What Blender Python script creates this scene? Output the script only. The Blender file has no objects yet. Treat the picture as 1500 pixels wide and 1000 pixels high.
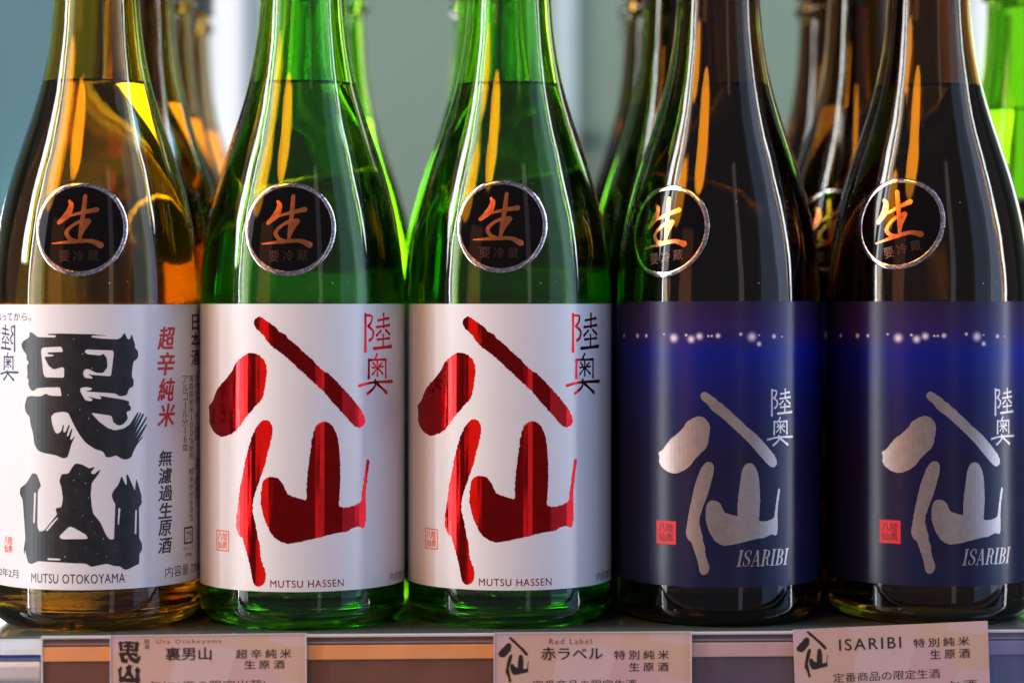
import bpy, bmesh, math, random
from mathutils import Vector, Matrix

random.seed(7)
scene = bpy.context.scene
COL = scene.collection
MM = 0.001
R = 0.0365                      # bottle radius
ZT = 0.112                      # height of the label's top edge above the shelf

# ------------------------------------------------------------------ camera
cam_data = bpy.data.cameras.new("camera")
cam = bpy.data.objects.new("camera", cam_data)
COL.objects.link(cam)
cam.location = (0.0, -0.8, ZT)
cam.rotation_euler = (math.radians(90), 0, 0)
cam_data.sensor_width = 36.0
cam_data.lens = 78.0
cam_data.shift_y = -55.0 / 1500.0
cam_data.clip_start = 0.01
cam_data.clip_end = 50.0
cam_data.dof.use_dof = True
cam_data.dof.focus_distance = 0.768
cam_data.dof.aperture_fstop = 5.0
scene.camera = cam

# ------------------------------------------------------------------ world, lamps, exposure
world = bpy.data.worlds.new("World")
scene.world = world
world.use_nodes = True
bgn = world.node_tree.nodes["Background"]
bgn.inputs[0].default_value = (0.82, 0.84, 1.0, 1)
bgn.inputs[1].default_value = 0.165


def lamp(name, az, z, dist, w, h, color, radiance, target=(0, 0, ZT), spread=180, shape='RECTANGLE'):
    """Rectangular lamp standing round the bottles; az is measured from the camera side, negative to the left."""
    a = math.radians(az)
    d = bpy.data.lights.new(name, 'AREA')
    d.shape = shape
    d.size = w
    d.size_y = h
    d.color = color
    d.energy = radiance * math.pi * w * h * (math.pi / 4 if shape == 'ELLIPSE' else 1)
    d.spread = math.radians(spread)
    o = bpy.data.objects.new(name, d)
    COL.objects.link(o)
    o.location = (dist * math.sin(a), -dist * math.cos(a), z)
    dirv = Vector((target[0], target[1], target[2] if target[2] is not None else z)) - o.location
    o.rotation_euler = dirv.to_track_quat('-Z', 'Y').to_euler()
    return o


LV = (0, 0, None)
lamp("near_left_strip_light", -64, 0.40, 0.51, 0.085, 1.1, (0.84, 0.95, 1.0), 2.6, (-0.1, 0, None))
lamp("left_window_light", -79, 1.15, 1.3, 0.15, 1.7, (0.88, 0.95, 1.0), 19.0, LV)
lamp("left_sliver_light", -70, 0.7, 1.35, 0.032, 2.2, (0.95, 0.98, 1.0), 26.0, LV)
lamp("left_soft_light", -66, 0.55, 1.35, 0.16, 1.9, (1.0, 0.92, 0.95), 2.5, LV)
lamp("front_strip_light", 22, 0.45, 1.5, 0.14, 1.6, (0.95, 0.88, 1.0), 0.6, LV)
lamp("warm_room_light", -40, 0.25, 1.5, 0.38, 0.9, (1.0, 0.40, 0.18), 0.85, LV)
lamp("front_right_light", 57, 0.5, 1.4, 0.50, 1.7, (0.30, 0.54, 1.0), 0.7, LV)
lamp("right_window_light", 73, 0.55, 1.4, 0.34, 1.9, (0.42, 0.60, 1.0), 2.2, LV)
lamp("right_edge_light", 84, 0.65, 1.3, 0.06, 2.2, (0.86, 0.94, 1.0), 20.0, LV)
lamp("amber_lamp", -31, 1.02, 1.05, 0.34, 0.42, (1.0, 0.36, 0.010), 12.0, shape='ELLIPSE')
lamp("amber_lamp", -57, 0.72, 1.05, 0.26, 0.36, (1.0, 0.36, 0.010), 11.0, shape='ELLIPSE')
lamp("upper_right_light", 88, 1.25, 1.1, 0.42, 0.50, (0.30, 0.56, 1.0), 11.0)
# unseen lamps added behind the bottles to wash the back wall
lamp("back_wall_wash_light", 180, 0.78, 0.49, 0.7, 0.10, (0.86, 1.0, 0.95), 4.2, (0.08, 0.66, 0.22), 110)
lamp("back_left_light", -150, 0.8, 0.55, 0.15, 0.3, (0.45, 0.80, 1.0), 0.8, (-0.33, 0.66, 0.22), 90)

# unseen lamps added low behind the bottles to brighten what refracts through the glass
lamp("rear_left_refraction_light", -141, 0.07, 0.72, 0.34, 0.24, (0.98, 0.98, 0.95), 9.0, (-0.12, 0.0, 0.16))
lamp("rear_right_refraction_light", 140, 0.22, 0.76, 0.30, 0.50, (0.97, 1.0, 0.93), 3.2, (0.10, 0.0, 0.16))

scene.view_settings.view_transform = 'Standard'
scene.view_settings.look = 'None'
scene.view_settings.gamma = 1.0
scene.view_settings.exposure = 0.16
scene.view_settings.use_curve_mapping = False
cy = scene.cycles
cy.max_bounces = 28
cy.transmission_bounces = 26
cy.glossy_bounces = 8
cy.diffuse_bounces = 4
cy.transparent_max_bounces = 12
cy.caustics_refractive = True
cy.caustics_reflective = True
cy.blur_glossy = 0.3
cy.sample_clamp_indirect = 6.0
cy.use_denoising = True
try:
    cy.denoiser = 'OPENIMAGEDENOISE'
    cy.denoising_input_passes = 'RGB_ALBEDO_NORMAL'
except Exception:
    pass

# ------------------------------------------------------------------ traced artwork, in millimetres on the label
# (u runs round the bottle, v up from the label's top edge)
LOGO_STROKES = [[[-39.99,-35.81],[-37.14,-34.36],[-34.82,-31.16],[-32.33,-28.45],[-28.62,-25.73],[-25.31,-22.56],[-24.37,-20.41],[-21.09,-17.99],[-18.01,-16.68],[-15.09,-17.22],[-12.79,-19.32],[-11.79,-21.9],[-12.04,-25.2],[-12.54,-27.56],[-12.79,-30.39],[-14.06,-33.24],[-16.14,-34.93],[-17.74,-36.85],[-19.95,-39.03],[-21.67,-41.45],[-23.75,-43.41],[-25.95,-44.68],[-28.97,-45.89],[-31.55,-46.1],[-34.82,-45.06],[-38.14,-42.81],[-39.54,-40.23],[-38.88,-38.27]],[[-16.78,-6.85],[-16.41,-5.19],[-15.09,-4.25],[-13.3,-4.71],[-11.54,-6.12],[-9.07,-7.53],[-7.62,-9.41],[-5.47,-10.34],[-4.28,-11.99],[-1.92,-13.63],[0.43,-16.21],[3.25,-18.56],[6.1,-21.63],[8.99,-23.76],[11.95,-26.14],[14.48,-28.77],[17.1,-31.41],[19.28,-33.81],[21.55,-36.23],[23.02,-38.64],[23.63,-40.8],[22.43,-42.42],[20.69,-42.93],[18.73,-41.84],[16.57,-39.66],[13.46,-36.53],[10.46,-33.19],[7.06,-29.39],[3.25,-25.85],[0.43,-23.26],[-2.86,-20.21],[-5.7,-17.63],[-8.83,-15.29],[-11.54,-13.19],[-12.54,-11.31],[-14.58,-9.43],[-16.14,-8.26]],[[-12.41,-39.57],[-10.73,-40.17],[-9.86,-42.2],[-10.06,-45.38],[-11.06,-49.21],[-12.07,-53.04],[-13.43,-57.53],[-14.82,-61.07],[-15.88,-63.97],[-16.95,-67.2],[-17.31,-71.04],[-16.59,-73.56],[-15.88,-76.08],[-15.52,-79.25],[-14.47,-82.39],[-14.12,-86.83],[-13.09,-89.97],[-12.07,-92.48],[-12.41,-94.72],[-13.43,-96.48],[-15.52,-97.09],[-16.95,-95.89],[-17.53,-92.74],[-18.41,-88.96],[-19.91,-84.57],[-21.06,-80.8],[-23.04,-79.32],[-24.1,-77.15],[-24.02,-73.94],[-23.2,-69.41],[-22.24,-63.6],[-21.06,-58.43],[-19.91,-53.27],[-18.41,-48.12],[-16.95,-44.25],[-15.17,-41.34],[-13.78,-40.04]],[[-12.41,-59.73],[-10.73,-59.05],[-8.42,-59.45],[-6.79,-60.57],[-5.82,-62.46],[-4.86,-64.99],[-2.62,-65.92],[-0.08,-66.54],[1.95,-67.37],[1.95,-61.79],[2.33,-56.72],[3.09,-51.65],[3.6,-47.21],[4.37,-43.41],[5.65,-41.19],[7.59,-40.26],[9.55,-40.6],[11.22,-42.22],[12.57,-45.42],[13.25,-49.25],[13.59,-54.35],[13.73,-59.45],[13.45,-64.53],[13.04,-69.74],[15.68,-70.02],[18.2,-69.8],[20.45,-68.95],[21.77,-68.37],[22.25,-64.88],[23.21,-59.16],[23.86,-55.35],[24.2,-53.57],[24.87,-53.15],[25.55,-54.01],[24.87,-57.32],[24.03,-62.4],[23.7,-66.87],[23.86,-71.37],[23.78,-75.2],[23.21,-77.41],[22.01,-77.53],[20.84,-76.64],[18.57,-77.16],[16.39,-78.33],[12.91,-78.51],[8.9,-79.34],[5.01,-80.22],[1.19,-81.14],[-1.35,-81.58],[-5.18,-82.0],[-7.11,-81.21],[-9.4,-79.67],[-11.06,-77.18],[-12.41,-74.68],[-13.43,-71.53],[-14.12,-68.37],[-13.98,-63.91],[-13.43,-61.03]]]
BLOCK_OUTLINES = [[[-17.77,-9.53],[-16.53,-9.77],[-15.33,-10.5],[-14.15,-11.32],[-7.32,-11.44],[-7.06,-10.71],[-10.23,-10.57],[-10.51,-10.23],[-5.77,-10.07],[5.04,-10.31],[10.58,-10.87],[5.04,-10.8],[4.66,-11.29],[7.92,-11.79],[13.75,-12.11],[14.98,-11.48],[16.13,-9.77],[17.24,-12.23],[18.0,-12.23],[18.67,-10.27],[19.29,-12.24],[19.91,-13.97],[19.81,-15.2],[20.85,-15.95],[21.12,-17.92],[20.33,-19.14],[19.29,-19.62],[18.87,-22.07],[18.67,-25.01],[19.39,-26.01],[19.29,-28.22],[17.75,-28.93],[16.99,-31.12],[15.23,-31.58],[14.24,-31.42],[13.01,-30.57],[9.85,-30.28],[6.96,-30.11],[2.87,-29.75],[5.28,-29.17],[5.04,-28.54],[3.12,-28.28],[1.28,-28.52],[1.08,-29.5],[1.91,-31.21],[2.87,-32.78],[5.04,-33.18],[5.62,-32.59],[3.69,-31.46],[6.48,-32.21],[8.16,-32.47],[8.5,-31.98],[7.44,-31.24],[11.79,-32.02],[15.73,-32.72],[18.0,-33.45],[17.49,-34.32],[18.51,-35.33],[18.26,-36.55],[16.73,-36.86],[17.34,-39.23],[15.73,-41.15],[13.99,-41.61],[12.28,-40.35],[11.69,-38.14],[7.92,-37.5],[4.8,-37.08],[7.44,-40.04],[10.33,-42.28],[12.77,-43.15],[15.73,-42.63],[18.0,-41.21],[19.29,-39.28],[20.96,-36.86],[21.22,-37.36],[19.7,-40.76],[21.92,-36.99],[22.24,-37.49],[19.6,-42.48],[22.89,-37.31],[23.27,-37.91],[19.7,-44.7],[24.21,-38.43],[24.43,-39.03],[20.01,-46.18],[24.09,-41.0],[24.37,-41.5],[20.59,-47.68],[22.56,-45.18],[22.78,-45.68],[20.33,-48.65],[19.29,-50.58],[18.51,-52.52],[16.73,-53.3],[14.98,-52.9],[13.26,-51.63],[11.3,-52.33],[9.85,-52.3],[8.89,-50.32],[6.0,-49.31],[3.12,-47.33],[1.18,-44.88],[-0.53,-41.95],[-2.0,-39.02],[-2.85,-37.07],[-4.75,-36.69],[-7.84,-37.11],[-9.0,-38.34],[-8.63,-41.03],[-7.58,-43.71],[-6.54,-44.33],[-5.26,-43.19],[-4.65,-40.99],[-4.35,-41.09],[-4.75,-43.68],[-4.0,-43.92],[-2.65,-40.98],[-2.35,-41.17],[-3.49,-44.89],[-2.99,-45.28],[-1.75,-42.34],[-1.46,-42.54],[-2.35,-46.11],[-2.0,-46.45],[-0.53,-44.78],[-1.9,-47.81],[-2.65,-50.75],[-3.24,-52.22],[-4.75,-52.57],[-7.32,-51.52],[-12.16,-50.78],[-14.15,-49.94],[-15.5,-48.02],[-16.1,-44.11],[-17.14,-41.19],[-17.45,-38.74],[-19.37,-36.82],[-19.7,-34.86],[-18.72,-31.89],[-16.53,-31.36],[-15.33,-31.58],[-12.72,-31.54],[-11.05,-30.54],[-9.43,-31.26],[-5.16,-31.37],[-5.77,-28.39],[-10.51,-28.43],[-14.56,-28.78],[-15.92,-29.88],[-17.14,-29.41],[-18.27,-27.22],[-17.77,-25.98],[-18.72,-25.51],[-18.4,-24.03],[-18.72,-21.08],[-17.77,-20.09],[-19.04,-18.88],[-18.72,-17.64],[-20.7,-15.45],[-21.39,-13.98],[-20.36,-12.74],[-17.77,-11.5],[-17.45,-10.27]],[[-12.44,-14.89],[-5.26,-14.51],[-4.65,-16.32],[-10.51,-16.59],[-10.23,-17.18],[-7.84,-17.31],[-8.1,-17.8],[-11.6,-18.07],[-9.96,-20.99],[-8.1,-22.35],[-4.75,-21.45],[-4.25,-21.94],[-4.35,-25.11],[-11.05,-25.06],[-11.88,-24.19],[-12.44,-20.03],[-12.89,-16.12]],[[3.12,-15.49],[12.28,-15.87],[12.52,-16.6],[11.55,-24.43],[11.06,-24.67],[5.04,-24.14],[3.69,-23.89],[5.52,-25.12],[5.28,-25.46],[2.63,-25.11],[2.05,-23.64],[2.63,-22.18],[4.08,-22.18],[6.48,-23.41],[8.89,-23.53],[10.33,-21.48],[10.09,-18.55],[8.89,-16.83],[8.16,-17.56],[3.6,-17.15],[2.54,-16.32]],[[-0.28,-54.19],[1.91,-54.69],[4.32,-56.02],[6.24,-55.31],[6.0,-55.89],[5.04,-56.76],[4.66,-57.73],[6.0,-57.99],[7.78,-56.31],[7.92,-56.8],[6.72,-58.73],[5.04,-60.91],[4.66,-65.06],[5.04,-68.97],[5.52,-71.42],[7.92,-74.4],[9.85,-78.85],[11.06,-80.35],[12.52,-80.3],[13.01,-68.17],[12.28,-67.17],[11.69,-65.29],[12.28,-63.74],[13.99,-61.83],[15.13,-58.68],[16.48,-61.91],[16.99,-61.93],[16.73,-58.24],[17.24,-58.26],[19.81,-64.01],[20.33,-59.85],[21.12,-62.1],[22.19,-65.6],[22.35,-68.56],[21.28,-69.74],[21.38,-80.33],[22.46,-82.36],[22.46,-84.33],[21.49,-85.75],[21.38,-89.19],[19.81,-89.68],[17.75,-90.69],[16.23,-90.95],[14.49,-89.54],[12.77,-89.47],[10.09,-88.54],[6.0,-89.26],[5.04,-89.59],[3.12,-88.39],[-6.8,-87.96],[-13.86,-87.8],[-16.53,-88.9],[-18.08,-88.74],[-18.72,-87.06],[-19.5,-84.15],[-19.89,-86.14],[-20.16,-84.19],[-19.37,-80.21],[-20.36,-69.94],[-20.7,-67.0],[-22.09,-65.1],[-21.73,-63.11],[-19.04,-61.52],[-16.23,-57.74],[-14.44,-58.17],[-12.83,-62.04],[-14.15,-63.8],[-14.33,-76.06],[-13.58,-77.74],[-11.6,-77.33],[-6.8,-71.69],[-7.42,-69.6],[-5.26,-69.22],[-4.75,-66.04],[-5.26,-62.62],[-6.02,-60.19],[-5.26,-57.98],[-2.75,-57.72],[-1.51,-55.51]],[[-2.5,-75.69],[-0.77,-76.27],[3.12,-78.48],[3.84,-79.95],[-5.26,-80.11],[-6.18,-79.25],[-4.75,-77.76]],[[-15.62,-64.34],[-14.85,-64.31],[-15.33,-75.11],[-16.04,-74.9]],[[-6.54,-72.42],[-6.38,-72.9],[-10.51,-77.64],[-11.16,-77.42],[-8.89,-74.66]],[[-10.51,-86.59],[-5.51,-86.76],[-5.51,-87.3],[-10.51,-87.28]],[[13.99,-69.43],[14.74,-69.7],[14.24,-75.56],[13.75,-75.45]],[[19.91,-70.51],[20.59,-70.54],[20.33,-79.28],[19.7,-78.76]]]
SIDE_STROKES = [[[[23.63,-3.56],[23.63,-16.37]],0.8],[[[23.63,-3.94],[26.46,-4.28],[26.13,-6.42],[24.86,-7.74]],0.66],[[[24.86,-7.74],[27.11,-9.52],[26.78,-11.65],[25.49,-12.69]],0.71],[[[29.53,-5.72],[35.49,-5.04]],0.66],[[[32.54,-3.35],[32.54,-8.13]],0.66],[[[28.82,-8.1],[35.95,-7.44]],0.66],[[[30.99,-9.31],[28.82,-10.96]],0.66],[[[33.76,-9.1],[35.95,-10.56]],0.75],[[[29.17,-12.39],[35.95,-12.0]],0.61],[[[32.3,-10.76],[32.3,-15.06]],0.61],[[[27.45,-15.47],[37.18,-14.9]],0.85],[[[29.03,-17.4],[28.13,-19.05]],0.61],[[[25.17,-19.33],[25.05,-25.65]],0.75],[[[25.17,-19.47],[33.76,-19.39]],0.61],[[[33.76,-19.39],[33.76,-25.71]],0.66],[[[26.78,-22.12],[32.14,-21.84]],0.47],[[[29.17,-20.02],[29.17,-25.02]],0.52],[[[27.11,-20.46],[28.13,-21.43]],0.52],[[[31.52,-20.54],[30.25,-21.47]],0.52],[[[28.82,-22.4],[26.78,-24.49]],0.47],[[[29.53,-22.41],[31.99,-24.37]],0.52],[[[20.97,-28.27],[27.11,-27.26],[37.88,-27.17]],0.75],[[[28.13,-26.43],[27.79,-28.8],[24.55,-31.1]],0.71],[[[29.17,-27.88],[34.18,-30.99]],0.85]]
LIGHT_DOTS = [[-45.2,-11.35,0.82],[-35.69,-11.23,1.02],[-30.97,-11.17,0.82],[-23.07,-10.59,0.51],[-19.22,-11.88,1.84],[-14.6,-10.83,0.61],[-12.8,-12.25,1.54],[-9.88,-11.22,1.43],[-6.81,-11.11,0.51],[-5.6,-11.1,0.51],[-3.47,-11.0,1.02],[4.37,-10.49,0.72],[8.36,-11.42,1.84],[10.97,-13.87,1.02],[10.97,-10.82,0.41],[16.84,-11.26,1.02],[20.22,-11.38,0.41]]


# ------------------------------------------------------------------ helpers
def link(o, parent=None):
    COL.objects.link(o)
    if parent is not None:
        o.parent = parent
    return o


def tag(o, label=None, cat=None, group=None, kind=None):
    for k, v in (("label", label), ("category", cat), ("group", group), ("kind", kind)):
        if v:
            o[k] = v
    return o


def empty(name, loc, rz=0.0):
    o = bpy.data.objects.new(name, None)
    o.empty_display_size = 0.02
    o.location = loc
    o.rotation_euler = (0, 0, rz)
    return link(o)


def obj_from_bm(name, bm, mat, parent=None, smooth=True):
    me = bpy.data.meshes.new(name)
    bm.to_mesh(me)
    bm.free()
    if smooth:
        for p in me.polygons:
            p.use_smooth = True
    me.materials.append(mat)
    return link(bpy.data.objects.new(name, me), parent)


def new_mat(name):
    m = bpy.data.materials.new(name)
    m.use_nodes = True
    nt = m.node_tree
    return m, nt, nt.nodes["Principled BSDF"]


def N(nt, kind, **kw):
    n = nt.nodes.new(kind)
    for k, v in kw.items():
        setattr(n, k, v)
    return n


def ramp(nt, stops):
    r = N(nt, 'ShaderNodeValToRGB')
    el = r.color_ramp.elements
    while len(el) < len(stops):
        el.new(0.5)
    for e, (p, c) in zip(el, stops):
        e.position = p
        e.color = (*c, 1)
    return r


def plain(name, color, rough=0.5, metal=0.0, spec=0.5, coat=0.0, vary=0.0, scale=40.0):
    m, nt, b = new_mat(name)
    b.inputs['Base Color'].default_value = (*color, 1)
    b.inputs['Roughness'].default_value = rough
    b.inputs['Metallic'].default_value = metal
    b.inputs['Specular IOR Level'].default_value = spec
    b.inputs['Coat Weight'].default_value = coat
    b.inputs['Coat Roughness'].default_value = 0.08
    if vary:
        tc = N(nt, 'ShaderNodeTexCoord')
        no = N(nt, 'ShaderNodeTexNoise')
        no.inputs['Scale'].default_value = scale
        no.inputs['Detail'].default_value = 5
        nt.links.new(tc.outputs['Object'], no.inputs['Vector'])
        lo = tuple(max(0, c * (1 - vary)) for c in color)
        hi = tuple(min(1, c * (1 + vary)) for c in color)
        r = ramp(nt, [(0.3, lo), (0.7, hi)])
        nt.links.new(no.outputs['Fac'], r.inputs['Fac'])
        nt.links.new(r.outputs['Color'], b.inputs['Base Color'])
        mr = N(nt, 'ShaderNodeMapRange')
        mr.inputs['To Min'].default_value = rough * 0.85
        mr.inputs['To Max'].default_value = min(1, rough * 1.2)
        nt.links.new(no.outputs['Fac'], mr.inputs['Value'])
        nt.links.new(mr.outputs['Result'], b.inputs['Roughness'])
    return m


def glass(name, color, ior=1.5, wavy=0.0):
    m, nt, b = new_mat(name)
    b.inputs['Base Color'].default_value = (*color, 1)
    b.inputs['Roughness'].default_value = 0.0
    b.inputs['IOR'].default_value = ior
    b.inputs['Transmission Weight'].default_value = 1.0
    if wavy:
        out = nt.nodes['Material Output']
        tcd = N(nt, 'ShaderNodeTexCoord')
        vo = N(nt, 'ShaderNodeTexVoronoi')
        vo.inputs['Scale'].default_value = 170
        lt = N(nt, 'ShaderNodeMath', operation='LESS_THAN')
        lt.inputs[1].default_value = 0.032
        sx = N(nt, 'ShaderNodeSeparateXYZ')
        gt = N(nt, 'ShaderNodeMath', operation='GREATER_THAN')
        gt.inputs[1].default_value = 0.55
        mu = N(nt, 'ShaderNodeMath', operation='MULTIPLY')
        dd = N(nt, 'ShaderNodeBsdfDiffuse')
        dd.inputs['Color'].default_value = (.75, .74, .70, 1)
        mxs = N(nt, 'ShaderNodeMixShader')
        nt.links.new(tcd.outputs['Object'], vo.inputs['Vector'])
        nt.links.new(vo.outputs['Distance'], lt.inputs[0])
        nt.links.new(vo.outputs['Color'], sx.inputs['Vector'])
        nt.links.new(sx.outputs['X'], gt.inputs[0])
        nt.links.new(lt.outputs[0], mu.inputs[0])
        nt.links.new(gt.outputs[0], mu.inputs[1])
        nt.links.new(mu.outputs[0], mxs.inputs[0])
        nt.links.new(b.outputs[0], mxs.inputs[1])
        nt.links.new(dd.outputs[0], mxs.inputs[2])
        nt.links.new(mxs.outputs[0], out.inputs[0])
        tc = N(nt, 'ShaderNodeTexCoord')
        mp = N(nt, 'ShaderNodeMapping')
        mp.inputs['Scale'].default_value = (1, 1, 0.35)
        no = N(nt, 'ShaderNodeTexNoise')
        no.inputs['Scale'].default_value = 55
        no.inputs['Detail'].default_value = 2
        bu = N(nt, 'ShaderNodeBump')
        bu.inputs['Strength'].default_value = 1.0
        bu.inputs['Distance'].default_value = wavy
        nt.links.new(tc.outputs['Object'], mp.inputs['Vector'])
        nt.links.new(mp.outputs['Vector'], no.inputs['Vector'])
        nt.links.new(no.outputs['Fac'], bu.inputs['Height'])
        nt.links.new(bu.outputs['Normal'], b.inputs['Normal'])
    return m


# ------------------------------------------------------------------ materials
M = {}
M['green_glass'] = glass("green_glass", (0.41, 0.84, 0.06), wavy=0.0003)
M['amber_glass'] = glass("amber_glass", (0.73, 0.52, 0.035), wavy=0.0003)
M['brown_glass'] = glass("brown_glass", (0.27, 0.14, 0.03), wavy=0.0003)
M['dark_amber_glass'] = glass("dark_amber_glass", (0.44, 0.25, 0.03), wavy=0.0003)
M['sake'] = glass("sake", (0.98, 0.975, 0.93), ior=1.34)
M['cap'] = plain("cap", (0.02, 0.02, 0.022), 0.35, 0.0, 0.5)


def paper(name, color, rough=0.34):
    m, nt, b = new_mat(name)
    tc = N(nt, 'ShaderNodeTexCoord')
    no = N(nt, 'ShaderNodeTexNoise')
    no.inputs['Scale'].default_value = 900
    no.inputs['Detail'].default_value = 6
    no2 = N(nt, 'ShaderNodeTexNoise')
    no2.inputs['Scale'].default_value = 25
    mx = N(nt, 'ShaderNodeMixRGB')
    mx.inputs[0].default_value = 0.5
    r = ramp(nt, [(0.35, tuple(c * 0.96 for c in color)), (0.65, color)])
    bu = N(nt, 'ShaderNodeBump')
    bu.inputs['Distance'].default_value = 0.00002
    bu.inputs['Strength'].default_value = 0.4
    L = nt.links.new
    L(tc.outputs['Object'], no.inputs['Vector'])
    L(tc.outputs['Object'], no2.inputs['Vector'])
    L(no.outputs['Fac'], mx.inputs[1])
    L(no2.outputs['Fac'], mx.inputs[2])
    L(mx.outputs['Color'], r.inputs['Fac'])
    L(r.outputs['Color'], b.inputs['Base Color'])
    L(no.outputs['Fac'], bu.inputs['Height'])
    L(bu.outputs['Normal'], b.inputs['Normal'])
    b.inputs['Roughness'].default_value = rough
    b.inputs['Specular IOR Level'].default_value = 0.5
    return m


M['white_paper'] = paper("white_paper", (0.78, 0.785, 0.83))


def navy_paper():
    """Navy printed paper: brighter blue band under the row of lights, near-black violet at the sides, navy below."""
    m, nt, b = new_mat("navy_paper")
    L = nt.links.new
    uvn = N(nt, 'ShaderNodeUVMap')
    sep = N(nt, 'ShaderNodeSeparateXYZ')
    L(uvn.outputs['UV'], sep.inputs['Vector'])
    r = ramp(nt, [(0.0, (0.010, 0.013, 0.056)), (0.45, (0.012, 0.008, 0.050)), (0.66, (0.008, 0.009, 0.12)), (0.82, (0.004, 0.010, 0.25)), (0.91, (0.030, 0.014, 0.11)), (1.0, (0.024, 0.013, 0.065))])
    L(sep.outputs['Y'], r.inputs['Fac'])
    no = N(nt, 'ShaderNodeTexNoise')
    no.inputs['Scale'].default_value = 600
    mx = N(nt, 'ShaderNodeMixRGB', blend_type='MULTIPLY')
    mx.inputs[0].default_value = 0.25
    L(r.outputs['Color'], mx.inputs[1])
    L(no.outputs['Fac'], mx.inputs[2])
    L(mx.outputs['Color'], b.inputs['Base Color'])
    b.inputs['Roughness'].default_value = 0.26
    b.inputs['Specular IOR Level'].default_value = 0.35
    return m


M['navy_paper'] = navy_paper()
M['red_foil'] = plain("red_foil", (0.56, 0.006, 0.007), 0.075, 1.0, coat=0.18, vary=0.10, scale=300)


def wrinkle(m, scale, dist, fine):
    """Slight waviness and grain, as foil pressed on paper has."""
    nt = m.node_tree
    b = nt.nodes["Principled BSDF"]
    tc = N(nt, 'ShaderNodeTexCoord')
    mp = N(nt, 'ShaderNodeMapping')
    mp.inputs['Scale'].default_value = (1, 1, .22)
    n1 = N(nt, 'ShaderNodeTexNoise')
    n1.inputs['Scale'].default_value = scale
    n1.inputs['Detail'].default_value = 2
    n2 = N(nt, 'ShaderNodeTexNoise')
    n2.inputs['Scale'].default_value = 2600
    b1 = N(nt, 'ShaderNodeBump')
    b1.inputs['Distance'].default_value = dist
    b1.inputs['Strength'].default_value = 1
    b2 = N(nt, 'ShaderNodeBump')
    b2.inputs['Distance'].default_value = fine
    b2.inputs['Strength'].default_value = 1
    L = nt.links.new
    L(tc.outputs['Object'], mp.inputs['Vector'])
    L(mp.outputs['Vector'], n1.inputs['Vector'])
    L(tc.outputs['Object'], n2.inputs['Vector'])
    L(n1.outputs['Fac'], b1.inputs['Height'])
    L(n2.outputs['Fac'], b2.inputs['Height'])
    L(b1.outputs['Normal'], b2.inputs['Normal'])
    L(b2.outputs['Normal'], b.inputs['Normal'])


wrinkle(M['red_foil'], 130, .00022, .000008)
M['silver_ink'] = plain("silver_ink", (0.48, 0.39, 0.37), 0.36, 0.85, vary=0.06, scale=500)
M['black_ink'] = plain("black_ink", (0.012, 0.013, 0.016), 0.32, 0.0, 0.6, vary=0.3, scale=300)
M['navy_ink'] = plain("navy_ink", (0.015, 0.06, 0.14), 0.45)
M['red_ink'] = plain("red_ink", (0.62, 0.03, 0.03), 0.45)
M['stamp_ink'] = plain("stamp_ink", (0.80, 0.15, 0.07), 0.5, vary=0.25, scale=900)
M['stamp_red'] = plain("stamp_red", (0.80, 0.012, 0.03), 0.45)
M['stamp_dark'] = plain("stamp_dark", (0.12, 0.008, 0.02), 0.5)
M['card_ink'] = plain("card_ink", (0.03, 0.015, 0.015), 0.5)
M['card_brown_ink'] = plain("card_brown_ink", (0.16, 0.07, 0.07), 0.5)
M['seal_black'] = plain("seal_black", (0.003, 0.0015, 0.0015), 0.05, 0.0, 0.30)
M['copper_foil'] = plain("copper_foil", (0.95, 0.26, 0.09), 0.20, 1.0, vary=0.2, scale=400)
M['faint_foil'] = plain("faint_foil", (0.14, 0.075, 0.055), 0.3, 1.0)


def holo():
    m, nt, b = new_mat("hologram_foil")
    L = nt.links.new
    uvn = N(nt, 'ShaderNodeUVMap')
    no = N(nt, 'ShaderNodeTexNoise')
    no.inputs['Scale'].default_value = 7
    no.inputs['Detail'].default_value = 3
    r = ramp(nt, [(0.30, (0.26, 0.28, 0.50)), (0.42, (0.75, 0.62, 0.62)), (0.48, (0.30, 0.22, 0.22)), (0.56, (0.80, 0.78, 0.84)), (0.66, (0.60, 0.36, 0.28)), (0.76, (0.30, 0.32, 0.62))])
    vo = N(nt, 'ShaderNodeTexVoronoi')
    vo.inputs['Scale'].default_value = 6
    bu = N(nt, 'ShaderNodeBump')
    bu.inputs['Strength'].default_value = 0.10
    bu.inputs['Distance'].default_value = 0.0006
    L(uvn.outputs['UV'], no.inputs['Vector'])
    L(uvn.outputs['UV'], vo.inputs['Vector'])
    L(no.outputs['Fac'], r.inputs['Fac'])
    L(r.outputs['Color'], b.inputs['Base Color'])
    L(vo.outputs['Distance'], bu.inputs['Height'])
    L(bu.outputs['Normal'], b.inputs['Normal'])
    b.inputs['Metallic'].default_value = 1.0
    b.inputs['Roughness'].default_value = 0.14
    return m


M['hologram'] = holo()


def halo_ink():
    """Printed dot that fades out at its rim into the paper under it."""
    m, nt, b = new_mat("halo_ink")
    L = nt.links.new
    at = N(nt, 'ShaderNodeAttribute', attribute_name="ink")
    pw = N(nt, 'ShaderNodeMath', operation='POWER')
    pw.inputs[1].default_value = 1.7
    tr = N(nt, 'ShaderNodeBsdfTransparent')
    mix = N(nt, 'ShaderNodeMixShader')
    L(at.outputs['Fac'], pw.inputs[0])
    L(pw.outputs[0], mix.inputs[0])
    L(tr.outputs[0], mix.inputs[1])
    L(b.outputs[0], mix.inputs[2])
    L(mix.outputs[0], nt.nodes['Material Output'].inputs[0])
    b.inputs['Base Color'].default_value = (0.86, 0.72, 0.92, 1)
    b.inputs['Roughness'].default_value = 0.4
    return m


M['halo_ink'] = halo_ink()

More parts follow.
